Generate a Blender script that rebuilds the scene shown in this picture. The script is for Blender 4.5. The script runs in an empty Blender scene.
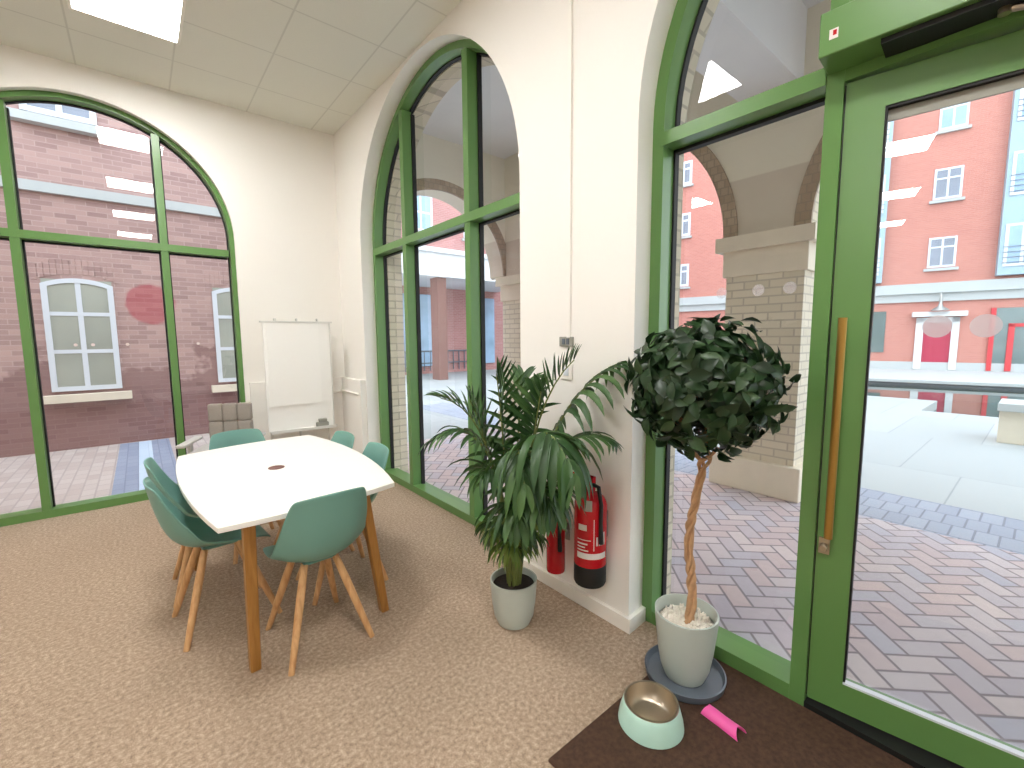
import bpy, bmesh, math, random
from mathutils import Vector, Matrix, Euler
from mathutils.geometry import tessellate_polygon
from mathutils import noise as mnoise
R = math.radians
PI = math.pi
random.seed(7)
sc = bpy.context.scene
COL = sc.collection

# ------------------------------------------------------------------ objects
def obj(name, bm, mat, parent=None, smooth=False, local=False):
    """link a bmesh as one object; shapes are given in world space unless local"""
    if parent is not None and not local:
        bmesh.ops.transform(bm, matrix=WM[parent.name].inverted(), verts=bm.verts)
    me = bpy.data.meshes.new(name)
    bmesh.ops.recalc_face_normals(bm, faces=bm.faces)
    bm.to_mesh(me); bm.free()
    o = bpy.data.objects.new(name, me)
    for m in (mat if isinstance(mat, (list, tuple)) else [mat]):
        me.materials.append(m)
    if smooth:
        for p in me.polygons: p.use_smooth = True
        if smooth != 'all':
            me.set_sharp_from_angle(angle=R(40))
    COL.objects.link(o)
    WM[o.name] = Matrix.Identity(4)
    if parent is not None:
        o.parent = parent
        WM[o.name] = WM[parent.name].copy()
    return o
WM = {}
def tag(o, label, cat, group=None):
    o['label'] = label; o['category'] = cat
    if group: o['group'] = group
    return o
def thing(name, label, cat, loc=(0, 0, 0), rz=0.0, group=None):
    o = bpy.data.objects.new(name, None); COL.objects.link(o)
    o.empty_display_size = .1
    o.location = loc; o.rotation_euler = (0, 0, rz)
    WM[o.name] = Matrix.Translation(loc) @ Matrix.Rotation(rz, 4, 'Z')
    return tag(o, label, cat, group)
def struct(name, label=None, cat=None, loc=(0, 0, 0), rz=0.0):
    o = bpy.data.objects.new(name, None); COL.objects.link(o)
    o.location = loc; o.rotation_euler = (0, 0, rz)
    WM[o.name] = Matrix.Translation(loc) @ Matrix.Rotation(rz, 4, 'Z')
    o['kind'] = 'structure'
    if label: o['label'] = label; o['category'] = cat
    return o
def S(o, label=None, cat=None):
    o['kind'] = 'structure'
    if label: o['label'] = label; o['category'] = cat
    return o
def dup(root, loc, rz, label, group=None):
    r = root.copy(); COL.objects.link(r); r.location = loc; r.rotation_euler = (0, 0, rz); r['label'] = label
    if group: r['group'] = group
    for ch in list(root.children):
        c = ch.copy(); COL.objects.link(c); c.parent = r
        for g in list(ch.children):
            d = g.copy(); COL.objects.link(d); d.parent = c
    return r

# ------------------------------------------------------------------ shapes
def B(): return bmesh.new()
def box(bm, x0, x1, y0, y1, z0, z1, M=None, mi=0):
    v = [bm.verts.new((x, y, z)) for x in (x0, x1) for y in (y0, y1) for z in (z0, z1)]
    if M is not None:
        for a in v: a.co = M @ a.co
    for q in ((0, 1, 3, 2), (4, 6, 7, 5), (0, 4, 5, 1), (2, 3, 7, 6), (0, 2, 6, 4), (1, 5, 7, 3)):
        f = bm.faces.new([v[i] for i in q]); f.material_index = mi
    return v
def bevel(bm, w, seg=2):
    bmesh.ops.recalc_face_normals(bm, faces=bm.faces)
    bmesh.ops.bevel(bm, geom=[e for e in bm.edges if len(e.link_faces) == 2 and e.calc_face_angle(0) > .6], offset=w, segments=seg, affect='EDGES', profile=.5)
    return bm
def bbox(x0, x1, y0, y1, z0, z1, w=.004, seg=2):
    bm = B(); box(bm, x0, x1, y0, y1, z0, z1); return bevel(bm, w, seg)
def ring_faces(bm, rings, close=True, cap=True, mi=0):
    for a, b in zip(rings[:-1], rings[1:]):
        n = len(a)
        for i in range(n if close else n - 1):
            j = (i + 1) % n
            f = bm.faces.new((a[i], a[j], b[j], b[i])); f.material_index = mi
    if cap:
        for r in (rings[0], rings[-1]):
            if len(r) > 2:
                f = bm.faces.new(r); f.material_index = mi
def lathe(bm, prof, c=(0, 0, 0), n=40, M=None, mi=0, cap=True):
    rings = []
    for r, z in prof:
        ring = []
        for i in range(n):
            a = 2 * PI * i / n
            p = Vector((c[0] + r * math.cos(a), c[1] + r * math.sin(a), c[2] + z))
            if M is not None: p = M @ p
            ring.append(bm.verts.new(p))
        rings.append(ring)
    ring_faces(bm, rings, cap=cap, mi=mi)
    return rings
def tube(bm, pts, rad, n=10, mi=0, flat=1.0):
    pts = [Vector(p) for p in pts]
    if not isinstance(rad, (list, tuple)): rad = [rad] * len(pts)
    rings = []; up = None
    for i, p in enumerate(pts):
        t = (pts[min(i + 1, len(pts) - 1)] - pts[max(i - 1, 0)]).normalized()
        if up is None:
            up = Vector((0, 0, 1)) if abs(t.z) < .9 else Vector((1, 0, 0))
        s = t.cross(up).normalized(); up = s.cross(t).normalized()
        rings.append([bm.verts.new(p + (s * math.cos(2 * PI * k / n) + up * flat * math.sin(2 * PI * k / n)) * rad[i]) for k in range(n)])
    ring_faces(bm, rings, mi=mi)
def bez(p0, p1, p2, n):
    p0, p1, p2 = Vector(p0), Vector(p1), Vector(p2)
    return [p0 * (1 - t) ** 2 + p1 * 2 * t * (1 - t) + p2 * t * t for t in [i / n for i in range(n + 1)]]
def bar(bm, a, b, w0, w1, mi=0):
    """square tapered bar from a (top) to b (foot), flat at both ends"""
    a, b = Vector(a), Vector(b)
    rings = []
    for p, w in ((a, w0), (b, w1)):
        rings.append([bm.verts.new(p + Vector((sx * w / 2, sy * w / 2, 0))) for sx, sy in ((-1, -1), (1, -1), (1, 1), (-1, 1))])
    ring_faces(bm, rings, mi=mi)
def prism(bm, poly, f0, f1, mi=0, mside=None, poly_back=None):
    """poly: (u,z) list; f0/f1 map (u,z)->world for front and back"""
    pb = poly_back or poly
    va = [bm.verts.new(f0(u, z)) for u, z in poly]
    vb = [bm.verts.new(f1(u, z)) for u, z in pb]
    tri = tessellate_polygon([[Vector((u, z, 0)) for u, z in poly]])
    for t in tri:
        try:
            f = bm.faces.new([va[i] for i in t]); f.material_index = mi
            f = bm.faces.new([vb[i] for i in t]); f.material_index = mi
        except ValueError: pass
    n = len(poly)
    for i in range(n):
        j = (i + 1) % n
        f = bm.faces.new((va[i], va[j], vb[j], vb[i])); f.material_index = mi if mside is None else mside

# ------------------------------------------------------------------ materials
def srgb(r, g, b):
    f = lambda c: (c / 255 / 12.92) if c / 255 <= .04045 else ((c / 255 + .055) / 1.055) ** 2.4
    return (f(r), f(g), f(b), 1)
class NT:
    def __init__(s, name):
        s.m = bpy.data.materials.new(name); s.m.use_nodes = True
        s.t = s.m.node_tree; s.t.nodes.clear()
        s.out = s.t.nodes.new('ShaderNodeOutputMaterial')
    def n(s, typ, ins=None, **kw):
        d = s.t.nodes.new(typ)
        for k, v in kw.items(): setattr(d, k, v)
        for k, v in (ins or {}).items():
            if isinstance(v, bpy.types.NodeSocket): s.t.links.new(v, d.inputs[k])
            else: d.inputs[k].default_value = v
        return d
    def math(s, op, a, b=0.0, c=None):
        d = s.n('ShaderNodeMath', {0: a, 1: b}, operation=op)
        if c is not None:
            if isinstance(c, bpy.types.NodeSocket): s.t.links.new(c, d.inputs[2])
            else: d.inputs[2].default_value = c
        return d.outputs[0]
    def mix(s, fac, a, b, blend='MIX'):
        d = s.n('ShaderNodeMix', {0: fac, 6: a, 7: b}, data_type='RGBA', blend_type=blend)
        return d.outputs[2]
    def bsdf(s, col, rough=.5, bump=None, bstr=.2, bdist=.01, **kw):
        p = s.n('ShaderNodeBsdfPrincipled', {'Base Color': col, 'Roughness': rough})
        for k, v in kw.items():
            k2 = k.replace('_', ' ')
            if isinstance(v, bpy.types.NodeSocket): s.t.links.new(v, p.inputs[k2])
            else: p.inputs[k2].default_value = v
        if bump is not None:
            b = s.n('ShaderNodeBump', {'Height': bump, 'Strength': bstr, 'Distance': bdist})
            s.t.links.new(b.outputs[0], p.inputs['Normal'])
        s.t.links.new(p.outputs[0], s.out.inputs[0])
        return s.m
    def pos(s):
        return s.n('ShaderNodeTexCoord').outputs['Object']
    def ramp(s, fac, stops):
        d = s.n('ShaderNodeValToRGB', {0: fac})
        el = d.color_ramp.elements
        while len(el) < len(stops): el.new(.5)
        for e, (p, c) in zip(el, stops): e.position = p; e.color = c
        return d.outputs[0]
def simple(name, col, rough=.5, var=.06, scale=6.0, bstr=.0, **kw):
    t = NT(name); p = t.pos()
    nz = t.n('ShaderNodeTexNoise', {'Vector': p, 'Scale': scale, 'Detail': 4.0}).outputs[0]
    dark = tuple(c * (1 - var) for c in col[:3]) + (1,); lite = tuple(min(1, c * (1 + var)) for c in col[:3]) + (1,)
    c = t.mix(nz, dark, lite)
    return t.bsdf(c, rough, bump=nz if bstr else None, bstr=bstr, **kw)
def brick(name, c1, c2, mortar, bw=.225, bh=.075, ms=.006, u='sum', low_tone=None, disc=None, bstr=.3, mottled=.5):
    t = NT(name); p = t.pos()
    sp = t.n('ShaderNodeSeparateXYZ', {0: p})
    if u == 'sum': uu = t.math('ADD', sp.outputs[0], sp.outputs[1])
    else: uu = sp.outputs[0]
    v = t.n('ShaderNodeCombineXYZ', {0: uu, 1: sp.outputs[2]}).outputs[0]
    bt = t.n('ShaderNodeTexBrick', {'Vector': v, 'Color1': c1, 'Color2': c2, 'Mortar': mortar, 'Scale': 1.0, 'Mortar Size': ms, 'Mortar Smooth': .2, 'Bias': 0.0, 'Brick Width': bw, 'Row Height': bh})
    col = bt.outputs[0]
    nz = t.n('ShaderNodeTexNoise', {'Vector': p, 'Scale': 3.0, 'Detail': 5.0}).outputs[0]
    col = t.mix(t.math('MULTIPLY', nz, mottled), col, c1)
    if low_tone:
        zlim, sc_ = low_tone[0], low_tone[1]
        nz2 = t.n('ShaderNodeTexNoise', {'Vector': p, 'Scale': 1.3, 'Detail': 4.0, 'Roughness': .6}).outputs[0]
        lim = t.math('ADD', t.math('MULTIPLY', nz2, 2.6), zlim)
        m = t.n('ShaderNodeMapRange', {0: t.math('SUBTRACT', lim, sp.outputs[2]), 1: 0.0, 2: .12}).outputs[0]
        m = t.math('MULTIPLY', m, low_tone[2])
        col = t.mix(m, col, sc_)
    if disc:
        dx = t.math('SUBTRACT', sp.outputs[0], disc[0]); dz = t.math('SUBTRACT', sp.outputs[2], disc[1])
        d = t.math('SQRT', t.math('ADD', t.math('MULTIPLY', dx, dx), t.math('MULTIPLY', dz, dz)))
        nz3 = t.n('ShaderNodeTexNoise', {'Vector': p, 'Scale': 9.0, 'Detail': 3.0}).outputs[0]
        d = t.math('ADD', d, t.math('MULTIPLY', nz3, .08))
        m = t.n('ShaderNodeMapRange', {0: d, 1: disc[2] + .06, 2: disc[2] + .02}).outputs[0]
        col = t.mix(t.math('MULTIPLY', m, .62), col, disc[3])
    return t.bsdf(col, .85, bump=t.math('SUBTRACT', 1.0, bt.outputs[1]), bstr=bstr, bdist=.006)

M = {}
M['paint'] = simple('cream wall paint', srgb(245, 242, 236), .7, .012, 2.0)
M['white_trim'] = simple('white gloss trim paint', srgb(244, 240, 232), .45, .02, 3.0)
M['green'] = simple('green frame paint', srgb(98, 139, 78), .28, .05, 3.0)
M['black'] = simple('black rubber', srgb(15, 16, 15), .6, .1)
M['mint'] = simple('mint plastic', srgb(190, 228, 214), .35, .02)
M['teal'] = simple('teal moulded plastic', srgb(114, 162, 151), .42, .03, 3.0)
M['table_white'] = simple('white laminate', srgb(247, 246, 240), .35, .008, 2.0)
M['board_white'] = simple('white board', srgb(250, 249, 245), .35, .005, 2.0)
M['paper'] = simple('white paper', srgb(252, 251, 247), .8, .005, 2.0)
M['grey_metal'] = simple('grey metal', srgb(170, 170, 168), .35, .04, 4.0, Metallic=.7)
M['light_metal'] = simple('pale powder coated metal', srgb(222, 221, 216), .4, .02)
M['bay'] = simple('pale blue bay cladding', srgb(158, 182, 196), .5, .03)
M['steel'] = simple('brushed steel', srgb(182, 170, 152), .32, .05, 12.0, Metallic=1.0)
M['bronze'] = simple('bronze', srgb(176, 138, 72), .33, .1, 10.0, Metallic=.85)
M['red'] = simple('red enamel', srgb(190, 20, 32), .25, .04)
M['brown'] = simple('brown plastic', srgb(110, 66, 56), .5, .05)
M['pink'] = simple('pink plastic', srgb(238, 92, 168), .4, .04)
M['pot'] = simple('pale grey green ceramic', srgb(190, 199, 192), .42, .04, 5.0)
M['saucer'] = simple('dark grey plastic', srgb(98, 106, 116), .4, .05)
M['soil'] = simple('dark potting soil', srgb(40, 32, 26), .95, .4, 60.0, .4)
M['pebble'] = simple('white pebbles', srgb(238, 232, 220), .7, .06, 30.0)
M['switch_grey'] = simple('grey switch plate', srgb(150, 150, 140), .45, .03)
M['label_white'] = simple('white label', srgb(225, 215, 212), .5, .03)
M['stone'] = simple('sandstone', srgb(222, 211, 192), .8, .1, 5.0, .1)
M['pale_stone'] = simple('pale stone', srgb(184, 188, 188), .8, .06, 4.0, .05)
M['upvc'] = simple('white window plastic', srgb(212, 218, 226), .4, .02)
M['plaster'] = simple('grey plaster soffit', srgb(226, 226, 226), .85, .04, 3.0)
def mk_render():
    t = NT('two tone arcade render'); p = t.pos()
    z = t.n('ShaderNodeSeparateXYZ', {0: p}).outputs[2]
    nz = t.n('ShaderNodeTexNoise', {'Vector': p, 'Scale': 2.0, 'Detail': 4.0}).outputs[0]
    a = t.mix(nz, srgb(204, 192, 176), srgb(214, 204, 188)); b = t.mix(nz, srgb(226, 220, 202), srgb(234, 228, 212))
    return t.bsdf(t.mix(t.n('ShaderNodeMapRange', {0: z, 1: 2.96, 2: 2.975}).outputs[0], a, b), .85)
M['taupe'] = mk_render()
M['cream_render'] = simple('cream render', srgb(214, 204, 186), .85, .04, 2.0)
M['white_fascia'] = simple('white fascia', srgb(216, 218, 220), .6, .02)
M['brown_post'] = simple('brown brick post', srgb(128, 92, 84), .8, .1, 20.0)
M['door_red'] = simple('magenta red door paint', srgb(176, 32, 72), .4, .05)
M['shop_red'] = simple('red shopfront paint', srgb(205, 52, 62), .45, .05)
M['grey_fabric'] = simple('grey upholstery', srgb(150, 142, 134), .9, .12, 90.0, .15)
M['light_grey'] = simple('light grey upholstery', srgb(196, 194, 190), .85, .08, 60.0, .1)
M['manifest'] = simple('frosted disc', srgb(226, 210, 208), .6, .03)
M['sticker'] = simple('white sticker', srgb(236, 226, 222), .5, .03)
M['car_blue'] = simple('blue car paint', srgb(110, 150, 205), .3, .03)

def mk_wood(name, c1, c2):
    t = NT(name); p = t.pos()
    mp = t.n('ShaderNodeMapping', {'Vector': p, 'Scale': (30.0, 30.0, 2.5)})
    nz = t.n('ShaderNodeTexNoise', {'Vector': mp.outputs[0], 'Scale': 1.6, 'Detail': 5.0, 'Distortion': .6}).outputs[0]
    return t.bsdf(t.ramp(nz, [(.3, c1), (.7, c2)]), .42)
M['oak'] = mk_wood('oak stained legs', srgb(150, 102, 44), srgb(176, 126, 64))
M['beech'] = mk_wood('beech chair legs', srgb(192, 142, 92), srgb(222, 178, 128))

def mk_glass():
    t = NT('clear window glass')
    tr = t.n('ShaderNodeBsdfTransparent', {0: (.95, .97, .965, 1)})
    gl = t.n('ShaderNodeBsdfGlossy', {0: (1, 1, 1, 1), 'Roughness': 0.0})
    fc = t.n('ShaderNodeLayerWeight', {0: .5}).outputs['Facing']
    fac = t.math('ADD', .055, t.math('MULTIPLY', t.math('POWER', fc, 5.0), .945))
    mx = t.n('ShaderNodeMixShader', {0: fac, 1: tr.outputs[0], 2: gl.outputs[0]})
    t.t.links.new(mx.outputs[0], t.out.inputs[0])
    return t.m
M['glass'] = mk_glass()
def mk_pane(name, col):
    t = NT(name); p = t.pos()
    nz = t.n('ShaderNodeTexNoise', {'Vector': p, 'Scale': 1.2, 'Detail': 2.0}).outputs[0]
    c = t.mix(nz, tuple(x * .6 for x in col[:3]) + (1,), tuple(min(1, x * 1.4) for x in col[:3]) + (1,))
    return t.bsdf(c, .06)
M['pane_dark'] = mk_pane('dim window pane', srgb(160, 164, 154))
M['pane_blue'] = mk_pane('sky reflecting pane', srgb(150, 178, 205))
M['pane_grey'] = mk_pane('grey window pane', srgb(128, 134, 148))
M['shop_glass'] = mk_pane('shop glass', srgb(104, 120, 120))

def mk_frost(name, k=.55):
    t = NT(name)
    a = t.n('ShaderNodeBsdfTransparent', {0: (1, 1, 1, 1)})
    b = t.n('ShaderNodeBsdfDiffuse', {0: srgb(245, 236, 236)})
    c = t.n('ShaderNodeBsdfTranslucent', {0: srgb(250, 240, 240)})
    bc = t.n('ShaderNodeMixShader', {0: .75, 1: b.outputs[0], 2: c.outputs[0]})
    m = t.n('ShaderNodeMixShader', {0: k, 1: a.outputs[0], 2: bc.outputs[0]})
    t.t.links.new(m.outputs[0], t.out.inputs[0]); return t.m
M['frost'] = mk_frost('frosted film'); M['faint_frost'] = mk_frost('faint etched film', .22)
def mk_emit(name, col, st):
    t = NT(name)
    e = t.n('ShaderNodeEmission', {0: col, 1: st}); t.t.links.new(e.outputs[0], t.out.inputs[0]); return t.m
M['lamp'] = mk_emit('lit light panel', (1, .99, .975, 1), 30.0)

def mk_carpet(name, ca, cb, cc, s1=240.0):
    t = NT(name); p = t.pos()
    n1 = t.n('ShaderNodeTexNoise', {'Vector': p, 'Scale': s1, 'Detail': 3.0, 'Roughness': .7}).outputs[0]
    n2 = t.n('ShaderNodeTexNoise', {'Vector': p, 'Scale': 60.0, 'Detail': 4.0}).outputs[0]
    n3 = t.n('ShaderNodeTexNoise', {'Vector': p, 'Scale': 1.6, 'Detail': 3.0}).outputs[0]
    c = t.ramp(t.math('ADD', t.math('MULTIPLY', n1, .5), t.math('MULTIPLY', n2, .5)), [(.36, ca), (.5, cb), (.64, cc)])
    c = t.mix(t.math('MULTIPLY', n3, .35), c, ca)
    return t.bsdf(c, .95, bump=n1, bstr=.5, bdist=.006)
M['carpet'] = mk_carpet('brown flecked carpet', srgb(136, 116, 97), srgb(176, 153, 131), srgb(214, 193, 169))
M['mat'] = mk_carpet('dark brown coir', srgb(58, 38, 26), srgb(76, 52, 37), srgb(92, 66, 48), 400.0)

def mk_tiles():
    t = NT('ceiling tiles'); p = t.pos()
    sp = t.n('ShaderNodeSeparateXYZ', {0: p})
    def line(s, off):
        f = t.math('FRACT', t.math('ADD', t.math('DIVIDE', s, .6), off))
        d = t.math('ABSOLUTE', t.math('SUBTRACT', f, .5))
        return t.n('ShaderNodeMapRange', {0: d, 1: .486, 2: .494}).outputs[0]
    l = t.math('MAXIMUM', line(sp.outputs[0], .383 + 100), line(sp.outputs[1], .267 + 100))
    nz = t.n('ShaderNodeTexNoise', {'Vector': p, 'Scale': 150.0, 'Detail': 3.0}).outputs[0]
    base = t.mix(nz, srgb(228, 228, 218), srgb(236, 236, 227))
    c = t.mix(t.math('MULTIPLY', l, .45), base, srgb(188, 187, 178))
    return t.bsdf(c, .9)
M['ceiling'] = mk_tiles()

def mk_herring(name, cols, grout, w=.105, rot=45.0):
    t = NT(name); p = t.pos()
    mp = t.n('ShaderNodeMapping', {'Vector': p, 'Rotation': (0, 0, R(rot)), 'Scale': (1 / w, 1 / w, 1 / w), 'Location': (200.0, 200.0, 0)})
    sp = t.n('ShaderNodeSeparateXYZ', {0: mp.outputs[0]})
    X, Y = sp.outputs[0], sp.outputs[1]
    i = t.math('FLOOR', X); j = t.math('FLOOR', Y); fx = t.math('FRACT', X); fy = t.math('FRACT', Y)
    k = t.math('FLOORED_MODULO', t.math('SUBTRACT', i, j), 4.0)
    eq = lambda a, b: t.math('COMPARE', a, b, .1)
    k0, k1, k2, k3 = (eq(k, float(q)) for q in range(4))
    big = 9.0
    def dist(f, side):  # distance to an edge, ignored where this side is inside a brick
        return f if side == 0 else t.math('SUBTRACT', 1.0, f)
    dl = t.math('ADD', dist(fx, 0), t.math('MULTIPLY', k1, big))
    dr = t.math('ADD', dist(fx, 1), t.math('MULTIPLY', k0, big))
    db = t.math('ADD', dist(fy, 0), t.math('MULTIPLY', k2, big))
    dt = t.math('ADD', dist(fy, 1), t.math('MULTIPLY', k3, big))
    d = t.math('MINIMUM', t.math('MINIMUM', dl, dr), t.math('MINIMUM', db, dt))
    m = t.n('ShaderNodeMapRange', {0: d, 1: .03, 2: .09}).outputs[0]
    idx = t.n('ShaderNodeCombineXYZ', {0: t.math('SUBTRACT', i, k1), 1: t.math('SUBTRACT', j, k2)}).outputs[0]
    wn = t.n('ShaderNodeTexWhiteNoise', {'Vector': idx}, noise_dimensions='3D').outputs[0]
    bc = t.ramp(wn, [(q / (len(cols) - 1), c) for q, c in enumerate(cols)])
    nz = t.n('ShaderNodeTexNoise', {'Vector': p, 'Scale': 25.0, 'Detail': 4.0}).outputs[0]
    bc = t.mix(t.math('MULTIPLY', nz, .3), bc, srgb(150, 140, 142))
    c = t.mix(m, grout, bc)
    return t.bsdf(c, .7, bump=m, bstr=.35, bdist=.004)
M['herring'] = mk_herring('herringbone brick paving', [srgb(192, 174, 178), srgb(206, 184, 182), srgb(186, 178, 188), srgb(212, 196, 194), srgb(178, 176, 190)], srgb(132, 122, 126), w=.112)
def mk_slabs(name, c1, c2, gr, bw, bh, ms, off=.5):
    t = NT(name); p = t.pos()
    sp = t.n('ShaderNodeSeparateXYZ', {0: p})
    v = t.n('ShaderNodeCombineXYZ', {0: sp.outputs[1], 1: sp.outputs[0]}).outputs[0]
    bt = t.n('ShaderNodeTexBrick', {'Vector': v, 'Color1': c1, 'Color2': c2, 'Mortar': gr, 'Scale': 1.0, 'Mortar Size': ms, 'Brick Width': bw, 'Row Height': bh}, offset=off)
    nz = t.n('ShaderNodeTexNoise', {'Vector': p, 'Scale': 4.0, 'Detail': 4.0}).outputs[0]
    return t.bsdf(t.mix(t.math('MULTIPLY', nz, .4), bt.outputs[0], c2), .75, bump=t.math('SUBTRACT', 1.0, bt.outputs[1]), bstr=.2, bdist=.004)
M['blue_setts'] = mk_slabs('blue grey setts', srgb(146, 154, 170), srgb(160, 166, 180), srgb(112, 118, 132), .13, .27, .007)
M['slabs'] = mk_slabs('pale stone slabs', srgb(160, 165, 166), srgb(170, 174, 174), srgb(140, 146, 148), 1.0, 2.2, .008)
M['alley'] = mk_slabs('pinkish alley bricks', srgb(176, 158, 152), srgb(196, 184, 178), srgb(166, 152, 148), .22, .11, .008)
M['strip_blue'] = mk_slabs('blue grey brick strip', srgb(134, 144, 166), srgb(148, 156, 176), srgb(120, 128, 148), .22, .11, .006)
M['strip_pale'] = mk_slabs('pale drain strip', srgb(184, 202, 222), srgb(196, 210, 226), srgb(170, 186, 206), .5, .3, .004)
M['brick_left'] = brick('dull red brick darker towards the bottom', srgb(184, 152, 146), srgb(142, 112, 111), srgb(184, 160, 154), bw=.215, bh=.068, ms=.006, mottled=.6,
                        low_tone=(-.05, srgb(112, 74, 76), .6), disc=(1.68, 2.02, .29, srgb(168, 44, 66)))  # darker tone towards the bottom with a ragged upper limit, and a red disc
M['brick_yellow'] = brick('pale yellow stock brick', srgb(220, 210, 190), srgb(204, 194, 172), srgb(172, 162, 146), ms=.008)
M['brick_brown'] = brick('brown arch brick', srgb(176, 156, 134), srgb(152, 132, 112), srgb(136, 124, 110), bw=.075, bh=.075, ms=.006)
M['brick_red'] = brick('salmon red brick', srgb(196, 130, 117), srgb(184, 116, 106), srgb(196, 148, 138), ms=.01, u='x')
M['brick_pink'] = brick('pink brick', srgb(182, 130, 126), srgb(168, 116, 114), srgb(186, 156, 152), ms=.01, u='x')
def mk_water():
    t = NT('dark canal water'); p = t.pos()
    nz = t.n('ShaderNodeTexNoise', {'Vector': p, 'Scale': 1.5, 'Detail': 2.0}).outputs[0]
    return t.bsdf(srgb(40, 62, 58), .03, bump=nz, bstr=.02, bdist=.02, IOR=1.6)
M['water'] = mk_water()
def mk_leaf(name, a, b, c, rough=.4):
    t = NT(name)
    rp = t.n('ShaderNodeNewGeometry').outputs['Random Per Island']
    col = t.ramp(rp, [(0, a), (.5, b), (1, c)])
    p = t.n('ShaderNodeBsdfPrincipled', {'Base Color': col, 'Roughness': rough})
    tr = t.n('ShaderNodeBsdfTranslucent', {0: col})
    m = t.n('ShaderNodeMixShader', {0: .15, 1: p.outputs[0], 2: tr.outputs[0]})
    t.t.links.new(m.outputs[0], t.out.inputs[0]); return t.m
M['ficus_leaf'] = mk_leaf('glossy dark green leaves', srgb(26, 48, 26), srgb(40, 66, 36), srgb(62, 90, 54), .36)
M['palm_leaf'] = mk_leaf('palm green leaflets', srgb(44, 76, 38), srgb(62, 96, 50), srgb(88, 122, 66), .42)
M['palm_young'] = mk_leaf('yellow green leaflets', srgb(96, 128, 52), srgb(120, 146, 62), srgb(140, 160, 84), .45)
M['stem'] = simple('green brown stem', srgb(112, 122, 64), .6, .2, 20.0)
M['bark'] = simple('tan twisted bark', srgb(190, 150, 112), .8, .3, 40.0, .4)

# ================================================================== ROOM SHELL
XW, XG, YW, YG, ZC = 1.80, 1.936, 5.19, 5.28, 3.695
XL, YB = -9.6, -3.2
SPR = 2.47
def arch_pts(c, r, spring, n=48, z0=0.0):
    """outline of an arched opening from its right foot over to its left foot"""
    pts = [(c + r, z0)]
    for i in range(n + 1):
        a = PI * i / n
        pts.append((c + r * math.cos(a), spring + r * math.sin(a)))
    pts.append((c - r, z0))
    return pts
def wall_poly(u0, u1, z1, ops):
    """ops sorted by descending u : list of (c, r, spring)"""
    p = [(u1, 0.0)]
    for c, r, s in sorted(ops, key=lambda o: -o[0]): p += arch_pts(c, r, s)
    p += [(u0, 0.0), (u0, z1), (u1, z1)]
    return p
W1 = dict(c=-.227, s=2.455, rf=1.02, rb=1.045)
W2 = dict(c=3.315, s=2.437, rf=1.235, rb=1.275)
DR = dict(c=.04, s=2.45, rf=1.22, rb=1.245)
# right wall: plaster leaf with splayed reveals, then the outer brick leaf
bm = B()
prism(bm, wall_poly(YB, YW, ZC, [(W2['c'], W2['rf'], W2['s']), (DR['c'], DR['rf'], DR['s'])]), lambda u, z: (XW, u, z), lambda u, z: (2.06, u, z),
      poly_back=wall_poly(YB, YW, ZC, [(W2['c'], W2['rb'], W2['s']), (DR['c'], DR['rb'], DR['s'])]))
S(obj('wall_right', bm, M['paint']), 'cream plaster wall with two tall arched openings, palm and extinguishers against it', 'wall')
bm = B()
prism(bm, wall_poly(-6.0, 5.7, 4.4, [(W2['c'], 1.19, W2['s']), (DR['c'], 1.235, DR['s'])]), lambda u, z: (2.062, u, z), lambda u, z: (2.22, u, z))
S(obj('wall_right_outside', bm, M['brick_yellow']), 'pale brick outer face of the wall under the arcade', 'wall')
bm = B()
prism(bm, wall_poly(XL, XW, ZC, [(W1['c'], W1['rf'], W1['s'])]), lambda u, z: (u, YW, z), lambda u, z: (u, 5.40, z),
      poly_back=wall_poly(XL, XW, ZC, [(W1['c'], W1['rb'], W1['s'])]))
S(obj('wall_far', bm, M['paint']), 'cream far wall with one arched window, flip chart before it', 'wall')
bm = B()
prism(bm, wall_poly(XL, 2.058, 4.4, [(W1['c'], 1.015, W1['s'])]), lambda u, z: (u, 5.402, z), lambda u, z: (u, 5.49, z))
S(obj('wall_far_outside', bm, M['brick_yellow']), 'pale brick outer face of the far wall', 'wall')
bm = B(); box(bm, XL - .2, XL, YB - .2, YW, 0, ZC); S(obj('wall_left', bm, M['paint']), 'cream wall on the left, out of view', 'wall')
bm = B(); box(bm, XL, XW, YB - .2, YB, 0, ZC); S(obj('wall_back', bm, M['paint']), 'cream wall behind the camera', 'wall')
bm = B(); box(bm, XL - .2, 2.06, YB - .2, 5.40, -.12, 0); S(obj('floor', bm, M['carpet']), 'brown flecked carpet floor', 'floor')
bm = B(); box(bm, XL - .2, 2.06, YB - .2, 5.40, ZC, ZC + .12); S(obj('ceiling', bm, M['ceiling']), 'pale suspended tile ceiling with lit square panels', 'ceiling')
# skirting between the two arches, turned into the door reveal
bm = B()
pl = [(XW - .022, 2.075), (XW - .022, 1.255 - .018), (XG - .004, 1.265 - .018), (XG - .004, 1.283), (XW, 1.262), (XW, 2.075)]
va = [bm.verts.new((x, y, 0.0)) for x, y in pl]; vb = [bm.verts.new((x, y, .075)) for x, y in pl]
bm.faces.new(va); bm.faces.new(vb)
for i in range(6): bm.faces.new((va[i], va[(i + 1) % 6], vb[(i + 1) % 6], vb[i]))
S(obj('baseboard_right', bm, M['white_trim']), 'white skirting board below the extinguishers', 'baseboard')
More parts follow.
